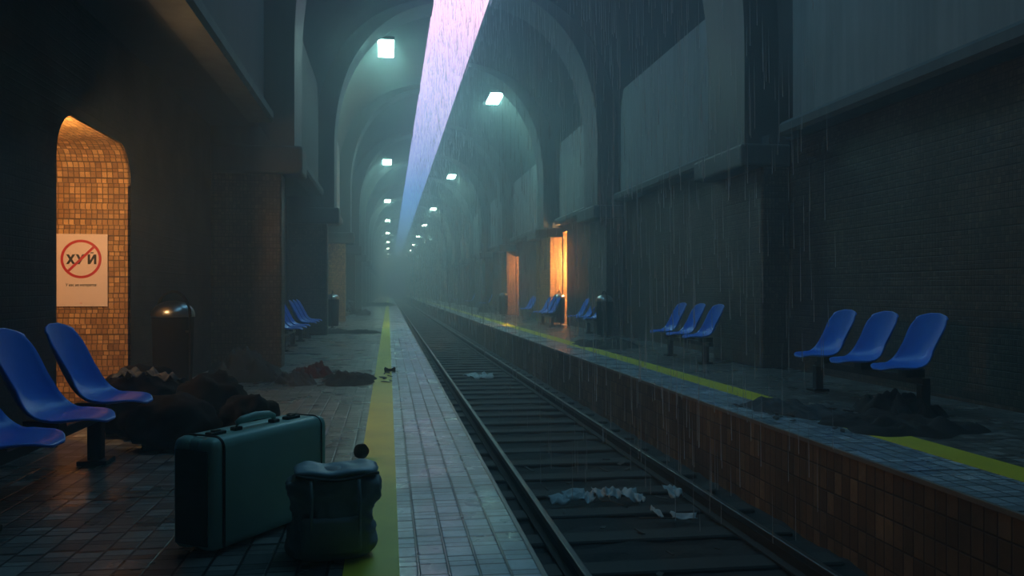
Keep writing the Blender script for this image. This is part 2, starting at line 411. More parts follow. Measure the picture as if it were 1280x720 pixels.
def rib(sgn, y0, y1):
    """arch rib from the capital to the slot edge"""
    zc = 3.14
    a, b, z0 = 3.18, 3.85, 4.55
    inner = [(CX + sgn * a, zc), (CX + sgn * a, z0)]
    for k in range(1, 25):
        t = math.acos((0.72 / a) ** 1.15) * k / 24
        inner.append(se(t, a, b, 2.3, CX, z0, sgn))
    av = ((CX - PL) if sgn < 0 else (PR - CX)) + 0.1
    outer = [(CX + sgn * av, zc), (CX + sgn * av, 4.4)]
    for k in range(1, 41):
        x_, z_ = se(PI / 2 * k / 40, av, 4.15, 2.4, CX, 4.4, sgn)
        if abs(x_ - CX) <= 0.74: break
        outer.append((x_, z_))
    outer.append((inner[-1][0], 8.52))
    bm = bmesh.new()
    loop = inner + outer[::-1]
    # fan of quads between resampled curves
    def resample(c, n=40):
        d = [0]
        for p, q in zip(c, c[1:]): d.append(d[-1] + math.hypot(q[0]-p[0], q[1]-p[1]))
        out = []
        for k in range(n + 1):
            s_ = d[-1] * k / n; i = 0
            while i < len(d) - 2 and d[i+1] < s_: i += 1
            f = (s_ - d[i]) / max(1e-9, d[i+1] - d[i]); out.append((c[i][0] + (c[i+1][0]-c[i][0])*f, c[i][1] + (c[i+1][1]-c[i][1])*f))
        return out
    I, O = resample(inner), resample(outer)
    V = [[[bm.verts.new((x_, yy, z_)) for x_, z_ in c] for yy in (y0, y1)] for c in (I, O)]
    n = len(I)
    for i in range(n - 1):
        bm.faces.new((V[0][0][i], V[0][0][i+1], V[0][1][i+1], V[0][1][i])); bm.faces.new((V[1][0][i], V[1][1][i], V[1][1][i+1], V[1][0][i+1]))
        for q in (0, 1): bm.faces.new((V[0][q][i], V[1][q][i], V[1][q][i+1], V[0][q][i+1]))
    bm.faces.new((V[0][0][0], V[0][1][0], V[1][1][0], V[1][0][0])); bm.faces.new((V[0][0][-1], V[1][0][-1], V[1][1][-1], V[0][1][-1]))
    bmesh.ops.recalc_face_normals(bm, faces=bm.faces)
    st('ceiling_rib', bm, M['rib'])

def wall_panel(side, y0, y1, z0, z1=6.1):
    """raised upper wall panel with rounded upper corners and a ledge under it"""
    r = 0.9; pts = [(y0, z0)]
    for k in range(9):
        t = PI - PI / 2 * k / 8; pts.append((y0 + r + r * math.cos(t), z1 - r + r * math.sin(t)))
    for k in range(9):
        t = PI / 2 - PI / 2 * k / 8; pts.append((y1 - r + r * math.cos(t), z1 - r + r * math.sin(t)))
    pts.append((y1, z0))
    xa, xb = (PL + 0.16, PL - 0.05) if side < 0 else (PR - 0.12, PR + 0.05)
    bm = bmesh.new()
    A = [bm.verts.new((xa, y_, z_)) for y_, z_ in pts]; B = [bm.verts.new((xb, y_, z_)) for y_, z_ in pts]
    n = len(pts)
    for i in range(n): bm.faces.new((A[i], A[(i+1) % n], B[(i+1) % n], B[i]))
    bm.faces.new(A[::-1]); bm.faces.new(B); bmesh.ops.recalc_face_normals(bm, faces=bm.faces)
    bev(st('wall_panel', bm, M['panel'] if side > 0 or y0 > 20 else M['shaded_concrete']), 0.02, 2)  # near left panels take the concrete with shade in its colour
    bm = bmesh.new(); s = -side
    x0 = PL if side < 0 else PR
    prism_y(bm, [(x0 - s*0.05, z0 - 0.02), (x0 + s*0.24, z0 - 0.02), (x0 + s*0.27, z0 + 0.03), (x0 + s*0.27, z0 + 0.13), (x0 + s*0.22, z0 + 0.18), (x0 - s*0.05, z0 + 0.18)], y0 - 0.1, y1 + 0.1)
    st('trim_5', bm, M['concrete'])

LF = [3.3, 12.3, 21.3, 30.3] + [39.3 + 9.3 * k for k in range(16)]
RF = [2.4, 11.3, 19.9, 27.15, 37.4] + [45.8 + 9.3 * k for k in range(15)]
for i, y in enumerate(LF):
    if y + 1.5 > Y1: continue
    if i: pier(-1, y, y + 0.40, 'lit_ochre_tile' if i in (3,) else 'wall_tile')
    if i: rib(-1, y + 0.15, y + 1.2)
    nx = LF[i + 1] if i + 1 < len(LF) else Y1
    wall_panel(-1, y + 1.9, min(nx - 0.5, Y1), ZL)
for i, y in enumerate(RF):
    if y + 2 > Y1: continue
    th = 2.6 if i == 3 else 1.8
    pier(1, y, y + th, 'lit_ochre_tile' if i in (3, 4) else 'wall_tile'); rib(1, y + 0.2, y + (1.4 if i == 3 else th - 0.2))
    nx = RF[i + 1] if i + 1 < len(RF) else Y1
    wall_panel(1, y + th + 0.5, min(nx - 0.45, Y1), ZR)
wall_panel(1, -8, 1.8, ZR); wall_panel(-1, -8, 2.8, ZL)

# ------------------------------------------------------------------ track
bm = bmesh.new()
nx_, ny_ = 14, 500
g = [[None] * (ny_ + 1) for _ in range(nx_ + 1)]
for i in range(nx_ + 1):
    for j in range(ny_ + 1):
        x_ = EL - 0.06 + (ER - EL + 0.12) * i / nx_; y_ = Y0 + (60 - Y0) * j / ny_
        g[i][j] = bm.verts.new((x_, y_, -0.735 + 0.03 * noise.noise(Vector((x_ * 4, y_ * 4, 0))) + random.uniform(-0.01, 0.01)))
for i in range(nx_):
    for j in range(ny_): bm.faces.new((g[i][j], g[i+1][j], g[i+1][j+1], g[i][j+1]))
tag(obj('ballast', bm, M['ballast']), 'dark wet gravel ballast between the two platforms', 'gravel', kind='stuff')
st('floor_track_bed', BX(EL - 0.06, ER + 0.06, Y0, Y1, -0.95, -0.83), M['ballast'])

bm = bmesh.new(); box(bm, 0.72, 2.98, -0.12, 0.12, -0.86, -0.705)
sl = bev(obj('railway_sleeper', bm, M['sleeper']), 0.012, 1)
tag(sl, 'dark timber sleeper laid across the sunken track under both rails', 'sleeper', 'railway sleepers under the rails')
ys = 2.0; first = True
while ys < 88:
    o = sl if first else sl.copy()
    if not first: COL.objects.link(o)
    o.location = (random.uniform(-0.03, 0.03), ys, random.uniform(-0.006, 0.006)); o.rotation_euler = (0, 0, random.uniform(-0.012, 0.012))
    ys += 0.68; first = False
def rail_mesh(x):
    bm = bmesh.new()
    prism_y(bm, [(x-0.05,-0.705),(x+0.05,-0.705),(x+0.05,-0.69),(x+0.012,-0.67),(x+0.012,-0.60),(x-0.012,-0.60),(x-0.012,-0.67),(x-0.05,-0.69)], Y0, Y1)
    return bm
for x_, lb in ((1.147, 'long steel rail nearest the blue-lit platform edge'), (2.582, 'long steel rail nearest the opposite brown-tiled platform face')):
    r_ = empty('rail', (0, 0, 0)); tag(r_, lb, 'rail')
    obj('rail_web', rail_mesh(x_), M['rail'], r_)
    bm = bmesh.new(); box(bm, x_ - 0.024, x_ + 0.024, Y0, Y1, -0.602, -0.55); bev(obj('rail_head', bm, M['railhead'], r_), 0.008, 2)

# ------------------------------------------------------------------ benches
def seat_shell():
    prof = [(0.00,0.392),(0.035,0.408),(0.09,0.410),(0.16,0.402),(0.23,0.398),(0.30,0.408),(0.36,0.434),(0.41,0.475),(0.45,0.525),(0.482,0.585),(0.508,0.65),(0.53,0.715),(0.548,0.775),(0.562,0.83),(0.571,0.87),(0.576,0.895)]
    wid = [0.05,0.120,0.165,0.200,0.225,0.238,0.238,0.230,0.220,0.216,0.220,0.226,0.222,0.195,0.140,0.050]
    # smooth resample of the profile
    n = 36; m = 16
    def cat(a, t):
        i = min(int(t), len(a) - 2); f = t - i
        g_ = lambda k: a[max(0, min(len(a) - 1, k))]
        p0, p1, p2, p3 = g_(i-1), g_(i), g_(i+1), g_(i+2)
        return 0.5 * ((2*p1) + (-p0+p2)*f + (2*p0-5*p1+4*p2-p3)*f*f + (-p0+3*p1-3*p2+p3)*f**3)
    bm = bmesh.new(); G = []
    for i in range(n + 1):
        t = (len(prof) - 1) * i / n
        px, pz, w_ = cat([p[0] for p in prof], t), cat([p[1] for p in prof], t), cat(wid, t)
        t2 = min(t + 0.01, len(prof) - 1); t1 = t2 - 0.02
        dx, dz = cat([p[0] for p in prof], t2) - cat([p[0] for p in prof], t1), cat([p[1] for p in prof], t2) - cat([p[1] for p in prof], t1)
        L = math.hypot(dx, dz); nx2, nz2 = -dz / L, dx / L      # upwards / forwards normal
        f_ = i / n; cup = (0.040 + 0.045 * min(1, max(0, (f_ - 0.30) / 0.25))) * math.sin(PI * min(1, max(0, (f_ - 0.04) / 0.92))) ** 0.8
        row = []
        for k in range(m + 1):
            s = -1 + 2 * k / m
            q = abs(s) ** 2.4 * cup
            row.append(bm.verts.new((px + nx2 * q, s * 1.25 * w_ * (1 - 0.12 * abs(s) ** 3 * (cup > 0.03)), pz + nz2 * q)))
        G.append(row)
    for i in range(n):
        for k in range(m): bm.faces.new((G[i][k], G[i][k+1], G[i+1][k+1], G[i+1][k]))
    bmesh.ops.recalc_face_normals(bm, faces=bm.faces)
    return bm
_bm = seat_shell(); SEATME = bpy.data.meshes.new('seat'); _bm.to_mesh(SEATME); _bm.free(); SEATME.materials.append(M['seat'])
for p in SEATME.polygons: p.use_smooth = True

def bench(tipx, ys, facing, label, posts=None, group=None):
    """facing: +1 seats look towards +x (left platform), -1 towards -x; tipx the front edge of the seats"""
    root = empty('seat_bench', (tipx - facing * 0.34, (min(ys) + max(ys)) / 2, 0))
    tag(root, label, 'bench', group)
    cy_ = root.location.y
    for y in ys:
        s = bpy.data.objects.new('seat', SEATME); COL.objects.link(s); s.parent = root
        s.location = (facing * 0.34, y - cy_, 0); s.rotation_euler = (0, 0, PI if facing > 0 else 0)
        md = s.modifiers.new('thickness', 'SOLIDIFY'); md.thickness = 0.012; md.offset = 0
        bm = bmesh.new(); box(bm, -0.09, 0.09, -0.06, 0.06, 0.325, 0.400); b_ = obj('seat_bracket', bm, M['steel'], root, loc=(0, y - cy_, 0))
    bm = bmesh.new(); box(bm, -0.035, 0.035, min(ys) - cy_ - 0.22, max(ys) - cy_ + 0.22, 0.27, 0.33); bev(obj('beam', bm, M['steel'], root), 0.006, 2)
    for py in (posts or (min(ys), max(ys))):
        bm = bmesh.new(); box(bm, -0.042, 0.042, py - cy_ - 0.042, py - cy_ + 0.042, 0.0, 0.28)
        p_ = bev(obj('post', bm, M['steel'], root), 0.006, 2)
        bm = bmesh.new(); box(bm, -0.09, 0.09, py - cy_ - 0.09, py - cy_ + 0.09, 0.0, 0.03)
        bev(obj('foot_plate', bm, M['steel'], p_), 0.006, 2)
    return root

bench(-1.50, [4.17, 4.91, 5.67], 1, 'blue bench beside the poster passage, closest of all benches', [5.72, 4.1], 'blue seats on the left platform')
bench(-1.53, [15.7, 16.45, 17.2], 1, 'blue bench just past the brown pillar on the left platform, partly hidden by it', None, 'blue seats on the left platform')
bench(-1.53, [18.7, 19.45, 20.2], 1, 'blue bench on the left platform, second beyond the brown pillar', None, 'blue seats on the left platform')
bench(4.31, [7.02, 7.75, 8.49], -1, 'largest blue bench on the right platform, with pale highlight streaks on its seats', [6.85, 8.7], 'blue seats on the right platform')
bench(4.36, [12.15, 12.9, 13.75], -1, 'dim blue bench of three seats between the largest one and the domed bin', None, 'blue seats on the right platform')
bench(4.75, [20.4, 21.3, 22.2], -1, 'blue bench half hidden by the pillar behind the domed bin', [21.3], 'blue seats on the right platform')
bench(4.60, [25.35, 26.1, 26.85], -1, 'blue bench of three seats in front of the glowing orange doorway', [25.4, 27.0], 'blue seats on the right platform')
bench(4.88, [31.0, 31.7], -1, 'small blue bench just left of the orange doorway', [31.2], 'blue seats on the right platform')
bench(5.0, [45.6, 46.4, 47.2], -1, 'faint blue bench beyond the orange-lit column on the right platform', None, 'blue seats on the right platform')
bench(5.0, [55.0, 55.8, 56.6], -1, 'very faint blue bench, second beyond the orange-lit column', None, 'blue seats on the right platform')
bench(5.0, [65.0, 65.8, 66.6], -1, 'barely visible blue bench in the haze, third beyond the orange-lit column', None, 'blue seats on the right platform')

# ------------------------------------------------------------------ litter bins
def bin_(loc, rz, label):
    root = empty('litter_bin', loc, rz); tag(root, label, 'bin', 'domed litter bins')
    b = bmesh.new(); lathe(b, [(0.17, 0.06), (0.175, 0.08), (0.195, 0.82), (0.20, 0.84)], 32); obj('body', b, M['bin_black'], root, True)
    b = bmesh.new(); lathe(b, [(0.205, 0.84)] + [(0.205 * math.cos(a * PI / 20), 0.86 + 0.14 * math.sin(a * PI / 20)) for a in range(0, 10)], 32)
    obj('domed_lid', b, M['chrome'], root, True)
    b = bmesh.new()
    pts = [(0, -0.25, 0.0), (0, -0.25, 0.4), (0, -0.25, 0.82)] + [(0, -0.25 * math.cos(a * PI / 12), 0.85 + 0.24 * math.sin(a * PI / 12)) for a in range(0, 13)] + [(0, 0.25, 0.82), (0, 0.25, 0.4), (0, 0.25, 0.0)]
    tube(b, pts, 0.014, 8); fr = obj('hoop_frame', b, M['bin_black'], root, True)
    for s in (-1, 1):
        b = bmesh.new(); box(b, -0.07, 0.07, s*0.25 - 0.035, s*0.25 + 0.035, 0, 0.015); obj('foot', b, M['steel'], fr)
        b = bmesh.new(); tube(b, [(0, s*0.19, 0.7), (0, s*0.25, 0.7)], 0.012, 8); obj('pivot', b, M['steel'], fr)
    return root
bin_((-2.10, 8.75, 0), 0.9, 'dark domed bin against the shaded wall right of the poster passage')
bin_((5.02, 19.4, 0), 0.0, 'domed litter bin in front of the right pillar, seen dark against it')
bin_((5.41, 26.66, 0), 0.0, 'domed bin standing in the glowing orange doorway behind the blue seats')
bin_((5.0, 36.9, 0), 0.0, 'domed litter bin at the foot of the faint orange-lit column')
bin_((-1.62, 25.3, 0), 0.0, 'domed litter bin on the left platform beyond the row of blue seats')

# ------------------------------------------------------------------ poster
PW, PH = 0.475, 0.69
ctr = Vector((-2.895, 8.585, 1.1 + 26 * 8.6 / 1120))
ctr.z = 1.292
pr = empty('poster', ctr); tag(pr, 'pale pink poster with red prohibition ring and black letters on the tiled passage wall', 'poster')
b = bmesh.new(); box(b, -PW/2, PW/2, -0.004, 0.002, -PH/2, PH/2); obj('sheet', b, M['poster'], pr)
b = bmesh.new(); n = 64; ro, ri = 0.184, 0.160; zc = PH * 0.155
for k in range(n):
    a, c = 2*PI*k/n, 2*PI*(k+1)/n
    for yy in (-0.0062,):
        b.faces.new([b.verts.new((r * math.cos(t), yy, zc + r * math.sin(t))) for r, t in ((ri, a), (ro, a), (ro, c), (ri, c))])
d = 0.0115; q = 0.172 * 0.7071
b.faces.new([b.verts.new((x_, -0.0068, zc + z_)) for x_, z_ in ((-q - d*.7, -q + d*.7), (-q + d*.7, -q - d*.7), (q + d*.7, q - d*.7), (q - d*.7, q + d*.7))])
bmesh.ops.recalc_face_normals(b, faces=b.faces)
obj('prohibition_ring', b, M['red'], pr)
def text(name, s, size, x_, z_, y_=-0.0054, bold=0.0, mat=None, sx=1.0):
    c = bpy.data.curves.new(name, 'FONT'); c.body = s; c.size = size; c.align_x = 'CENTER'; c.align_y = 'CENTER'; c.offset = bold; c.extrude = 0.0003
    c.materials.append(mat or M['black'])
    t_ = bpy.data.objects.new('t', c); COL.objects.link(t_); bpy.context.view_layer.update()
    me = bpy.data.meshes.new_from_object(t_.evaluated_get(bpy.context.evaluated_depsgraph_get())); bpy.data.objects.remove(t_)
    o = bpy.data.objects.new(name, me); COL.objects.link(o); o.parent = pr; o.location = (x_, y_, z_); o.rotation_euler = (PI/2, 0, 0); o.scale = (sx, 1, 1)
    return o
def bars(name, segs, wd):
    b = bmesh.new()
    for (xa, za, xb, zb) in segs:
        nx3 = wd / 2
        q = [(xa - nx3, za), (xa + nx3, za), (xb + nx3, zb), (xb - nx3, zb)] if abs(zb - za) > 1e-6 else [(xa, za - 0.005), (xb, za - 0.005), (xb, za + 0.005), (xa, za + 0.005)]
        b.faces.new([b.verts.new((x_, -0.0050 - 0.0001 * len(b.faces), zc + z_)) for x_, z_ in q])
    return obj(name, b, M['black'], pr)
zt_, zb_ = 0.044, -0.049
bars('letter', [(-0.122, zt_, -0.064, zb_), (-0.064, zt_, -0.122, zb_)], 0.025)
bars('letter', [(-0.036, zt_, -0.006, -0.012), (0.022, zt_, -0.024, zb_)], 0.024)
bars('letter', [(0.070, zt_, 0.070, zb_), (0.126, zt_, 0.126, zb_), (0.072, zb_, 0.124, zt_), (0.084, 0.060, 0.112, 0.060)], 0.022)
text('slogan', 'У нас не матерятся', 0.034, 0.0, -PH * 0.205, bold=0.0008, sx=0.86)
text('small_print', '18+', 0.014, 0.0, -PH * 0.455, bold=0.0002, mat=M['red'])

# ------------------------------------------------------------------ suitcase
P0 = Vector((-0.713, 3.62, 0)); dl = Vector((0.54, 0.842, 0)).normalized(); dn = Vector((-dl.y, dl.x, 0))
SLn, SD, SH = 0.78, 0.235, 0.485
sroot = empty('suitcase', P0 + dl * SLn / 2 + dn * SD / 2, math.atan2(dl.y, dl.x))
tag(sroot, 'large green hard-sided suitcase standing upright at the platform front', 'suitcase')
def rbox(lx, ly, z0, z1, r, seg=5):
    b = bmesh.new(); box(b, -lx/2, lx/2, -ly/2, ly/2, z0, z1)
    bmesh.ops.bevel(b, geom=b.edges[:], offset=r, segments=seg, profile=0.55, affect='EDGES')
    return b
# two half shells with a dark recess between, ends bound by piping
for s, nm in ((-1, 'shell'), (1, 'shell')):
    b = rbox(SLn, SD * 0.455, 0.012, SH, 0.045)
    bmesh.ops.translate(b, verts=b.verts, vec=(0, s * SD * 0.27, 0)); obj(nm, b, M['suitcase'], sroot, True)
b = rbox(SLn - 0.03, SD * 0.5, 0.02, SH - 0.006, 0.03); obj('gusset', b, M['suitcase'], sroot, True)
for k in (-1, 1):      # recessed ribbed end inserts
    b = bmesh.new()
    box(b, k*(SLn/2 - 0.002) - 0.004, k*(SLn/2 - 0.002) + 0.004, -SD*0.38, SD*0.38, 0.04, SH - 0.05)
    for j in range(5):
        yy = -SD*0.3 + SD*0.6*j/4
        box(b, k*(SLn/2) - 0.002, k*(SLn/2) + 0.005, yy - 0.004, yy + 0.004, 0.05, SH - 0.06)
    bev(obj('ribbed_end', b, M['suit_end'], sroot), 0.004, 2)
def band(xp, nm):
    b = bmesh.new(); hy, r = SD/2 - 0.002 + 0.004, 0.05; pts = []
    path = [(-hy, 0.03), (-hy, SH - r)] + [(-hy + r - r*math.cos(a*PI/12), SH - r + 0.003 + r*math.sin(a*PI/12)) for a in range(1, 7)] \
        + [(hy - r + r*math.sin(a*PI/12), SH - r + 0.003 + r*math.cos(a*PI/12)) for a in range(0, 6)] + [(hy, SH - r), (hy, 0.03)]
    tube(b, [(xp, y_, z_) for y_, z_ in path], 0.0035, 8)
    obj(nm, b, M['suit_dark'], sroot, True)
for xp in (-SLn/2 + 0.058, -SLn/2 + 0.066, SLn/2 - 0.06): band(xp, 'piping')
b = bmesh.new()
tube(b, [(-0.125, 0, SH + 0.004), (-0.12, 0, SH + 0.026), (-0.09, 0, SH + 0.036), (0, 0, SH + 0.042), (0.09, 0, SH + 0.036), (0.12, 0, SH + 0.026), (0.125, 0, SH + 0.004)], [0.010, 0.013, 0.017, 0.019, 0.017, 0.013, 0.010], 12)
h_ = obj('handle', b, M['suitcase'], sroot, True)
for s in (-1, 1):
    b = bmesh.new(); box(b, s*0.125 - 0.022, s*0.125 + 0.022, -0.018, 0.018, SH - 0.008, SH + 0.010); bev(obj('handle_mount', b, M['suit_dark'], h_), 0.004, 2)
    b = bmesh.new(); box(b, s*0.25 - 0.045, s*0.25 + 0.045, -0.02, 0.02, SH - 0.008, SH + 0.008); l_ = bev(obj('latch', b, M['suit_dark'], sroot), 0.004, 2)
    b = bmesh.new(); box(b, s*0.25 - 0.018, s*0.25 + 0.018, -0.012, 0.012, SH + 0.006, SH + 0.014); obj('latch_button', b, M['brass'], l_)

# ------------------------------------------------------------------ backpack in front of the suitcase
broot = empty('backpack', (-0.235, 3.62, 0), 0.12)
tag(broot, 'slumped slate-grey backpack with a light blue top, beside the green suitcase', 'bag')
b = bmesh.new(); box(b, -0.5, 0.5, -0.5, 0.5, 0, 1)
bmesh.ops.subdivide_edges(b, edges=b.edges[:], cuts=26, use_grid_fill=True)
for v in b.verts:
    x_, y_, z_ = v.co.x * 2, v.co.y * 2, v.co.z
    p = 4.5
    L = (abs(x_)**p + abs(y_)**p) ** (1/p)
    mx = max(abs(x_), abs(y_)) or 1
    k = mx / L if L else 1
    zz = z_
    wx = 0.178 + 0.012 * math.sin(zz * 9) - 0.018 * (1 - zz) ** 2
    wy = 0.125 + 0.02 * math.sin(zz * PI)
    # soften top and bottom
    t = abs(zz * 2 - 1); fade = (1 - max(0, t - 0.75) ** 2 * 3.0)
    co = Vector((x_ * k * wx * fade, y_ * k * wy * fade, zz * 0.338))
    if zz > 0.97: co.z += 0.02 * (1 - x_**2) * (1 - y_**2)
    co.x += 0.018 * zz * zz
    nn = noise.noise_vector(co * 9) * 0.022 + noise.noise_vector(Vector((co.x*14, co.y*14, co.z*30))) * 0.008
    fold = 0.007 * math.sin(co.z * 30 + 12 * noise.noise(co * 7) + co.x * 14 + co.y * 9)
    side = Vector((x_, y_, 0)); side = side.normalized() if side.length else side
    v.co = co + nn * min(1, zz * 4) + side * fold * (1 - t ** 4)
    v.co.z = max(v.co.z, 0.001)
bmesh.ops.recalc_face_normals(b, faces=b.faces)
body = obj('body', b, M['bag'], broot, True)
b = bmesh.new(); G = []
for i in range(25):
    row = []
    for j in range(17):
        u, v = -1 + 2*i/24, -1 + 2*j/16
        p = 4; L = (abs(u)**p + abs(v)**p) ** (1/p); k = max(abs(u), abs(v)) / L if L else 1
        x_, y_ = u*k*0.172, v*k*0.132
        z_ = 0.360 + 0.012 * (1 - u*u) - 0.028 * max(0, max(abs(u), abs(v)) - 0.8) * 5 * 0.4 + 0.010 * noise.noise(Vector((x_*12, y_*12, 3))) - 0.010*math.cos(u*3.1)
        row.append(b.verts.new((x_ + 0.018, y_, z_)))
    G.append(row)
for i in range(24):
    for j in range(16): b.faces.new((G[i][j], G[i+1][j], G[i+1][j+1], G[i][j+1]))
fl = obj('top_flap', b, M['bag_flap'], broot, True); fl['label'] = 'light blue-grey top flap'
md = fl.modifiers.new('thickness', 'SOLIDIFY'); md.thickness = 0.012
b = bmesh.new(); tube(b, [(x_ * 0.165 + 0.018, -0.139 - 0.004*math.cos(x_*4), 0.348 - 0.014*math.cos(x_*2.2)) for x_ in [k/8 - 1 for k in range(17)]], 0.006, 8); obj('seam_piping', b, M['suit_dark'], broot, True)
for sx in (-0.09, 0.10):
    b = bmesh.new(); tube(b, [(sx, -0.150, 0.335), (sx + 0.004, -0.166, 0.26), (sx, -0.170, 0.16), (sx - 0.003, -0.158, 0.06)], 0.007, 6); obj('strap', b, M['bag'], broot, True)
# pocket on the front
b = rbox(0.24, 0.05, 0.04, 0.19, 0.02, 3)
for v in b.verts: v.co += noise.noise_vector(v.co * 14) * 0.010
bmesh.ops.translate(b, verts=b.verts, vec=(-0.01, -0.145, 0)); obj('front_pocket', b, M['bag'], broot, True)

# ------------------------------------------------------------------ small things on the left platform
def blob(bm, c, r, seed=0, sub=3, amp=0.25, f=2.5, flat=0.0):
    t = bmesh.new(); bmesh.ops.create_icosphere(t, subdivisions=sub, radius=1)
    r = Vector(r)
    for v in t.verts:
        n_ = v.co.normalized(); k = 1 + amp * noise.noise(n_ * f + Vector((seed * 7.3, 0, 0))) + amp * 0.5 * abs(noise.noise(n_ * f * 3 + Vector((0, seed * 3.1, 0))))
        v.co = Vector((n_.x * r.x * k, n_.y * r.y * k, n_.z * r.z * k))
    me = bpy.data.meshes.new('t'); t.to_mesh(me); t.free()
    o0 = len(bm.verts); bm.from_mesh(me); bpy.data.meshes.remove(me); bm.verts.ensure_lookup_table()
    for v in bm.verts[o0:]:
        v.co += Vector(c); v.co.z = max(v.co.z, flat)

b = bmesh.new(); blob(b, (0, 0, 0.05), (0.05, 0.05, 0.05), 1, 3, 0.06)
tag(obj('ball', b, M['black_plastic'], None, True, (-0.175, 5.62, 0)), 'small dark ball on the yellow line edge behind the backpack', 'ball')
b = bmesh.new()     # a dark pinched scrap shaped like a bow tie
for s in (-1, 1):
    ring = []
    for k, (x_, z_) in enumerate(((0.008, 0.02), (0.07, 0.0), (0.078, 0.05), (0.065, 0.075), (0.008, 0.045))):
        ring.append([b.verts.new((s * x_, yy, z_ )) for yy in (-0.02, 0.02)])
    for p, q in zip(ring, ring[1:] + ring[:1]): b.faces.new((p[0], q[0], q[1], p[1]))
    b.faces.new([p[0] for p in ring]); b.faces.new([p[1] for p in ring][::-1])
bmesh.ops.recalc_face_normals(b, faces=b.faces)
box(b, -0.012, 0.012, -0.022, 0.022, 0.012, 0.05)
tag(bev(obj('bow_tie', b, M['black_plastic'], None, False, (0.02, 11.5, 0)), 0.005, 2), 'small dark bow-tie shaped scrap lying on the yellow line', 'scrap')

# black rubbish sacks
def sack(loc, r, seed, label, rz=0):
    b = bmesh.new(); blob(b, (0, 0, r[2] * 0.62), r, seed, 4, 0.30, 2.2)
    for v in b.verts:
        v.co += v.normal * 0 ; n_ = noise.noise(v.co * 9 + Vector((seed, 0, 0))); v.co += Vector((n_, n_ * 0.6, n_ * 0.7)) * 0.03; v.co.z = max(0, v.co.z)
    o = obj('rubbish_sack', b, M['black_plastic'], None, True, loc); o.rotation_euler.z = rz
    return tag(o, label, 'rubbish bag', 'black rubbish sacks by the left bench')
sack((-1.90, 6.95, 0), (0.29, 0.36, 0.31), 1, 'leftmost black rubbish sack, under torn paper beside the blue seat')
sack((-1.38, 6.95, 0), (0.27, 0.34, 0.27), 2, 'middle black rubbish sack in the heap behind the suitcase')
sack((-1.02, 6.45, 0), (0.20, 0.30, 0.20), 3, 'rightmost black rubbish sack, sloping down behind the suitcase handle')
sack((-1.50, 6.27, 0), (0.27, 0.26, 0.22), 4, 'lowest black rubbish sack at the front of the heap near the bench post')
def paper(name, loc, size, seed, rz, label, mat, cat='paper', group=None, tilt=0.3):
    rnd = random.Random(seed); b = bmesh.new(); nx2, ny2 = 8, 6; G = []
    for i in range(nx2 + 1):
        row = []
        for j in range(ny2 + 1):
            u, v = i / nx2 - 0.5, j / ny2 - 0.5
            x_, y_ = u * size[0] * (1 + 0.25 * noise.noise(Vector((seed, v * 4, 0)))), v * size[1] * (1 + 0.3 * noise.noise(Vector((seed, u * 4, 5))))
            z_ = size[2] * (0.5 + 0.9 * noise.noise(Vector((u * 3 + seed, v * 3, seed))) + tilt * (v + 0.5))
            row.append(b.verts.new((x_, y_, max(0.003, z_))))
        G.append(row)
    for i in range(nx2):
        for j in range(ny2): b.faces.new((G[i][j], G[i+1][j], G[i+1][j+1], G[i][j+1]))
    o = obj(name, b, mat, None, True, loc); o.rotation_euler.z = rz
    md = o.modifiers.new('thickness', 'SOLIDIFY'); md.thickness = 0.003
    return tag(o, label, cat, group)
for k, (dx, dy, z_) in enumerate(((-1.98, 6.75, 0.44), (-1.86, 6.62, 0.46), (-1.73, 6.70, 0.45), (-1.58, 6.55, 0.43))):
    paper('torn_paper', (dx, dy, z_ - 0.02), (0.15, 0.13, 0.07), 20 + k, k * 0.9,
          ['torn grey paper at the left end of the sack heap', 'crumpled grey paper second from the left on the sack heap', 'crumpled grey paper third from the left on the sack heap', 'torn grey paper at the right end of the sack top'][k], M['cloth_grey'], 'paper', 'torn papers on the rubbish sacks')

def heap(name, loc, ext, n, seed, mat, label, cat, kind=None):
    rnd = random.Random(seed); b = bmesh.new()
    for k in range(n):
        u, v = rnd.gauss(0, 0.38), rnd.gauss(0, 0.38)
        u, v = max(-1, min(1, u)), max(-1, min(1, v))
        hh = ext[2] * math.exp(-(u*u + v*v) * 2.0) * rnd.uniform(0.5, 1)
        r = rnd.uniform(0.04, 0.11)
        blob(b, (u * ext[0], v * ext[1], hh * 0.5), (r * rnd.uniform(0.7, 2.2), r * rnd.uniform(0.7, 1.8), max(0.02, hh * 0.6)), seed + k, 2, 0.6, 2.5)
    return tag(obj(name, b, mat, None, False, loc), label, cat, kind=kind)
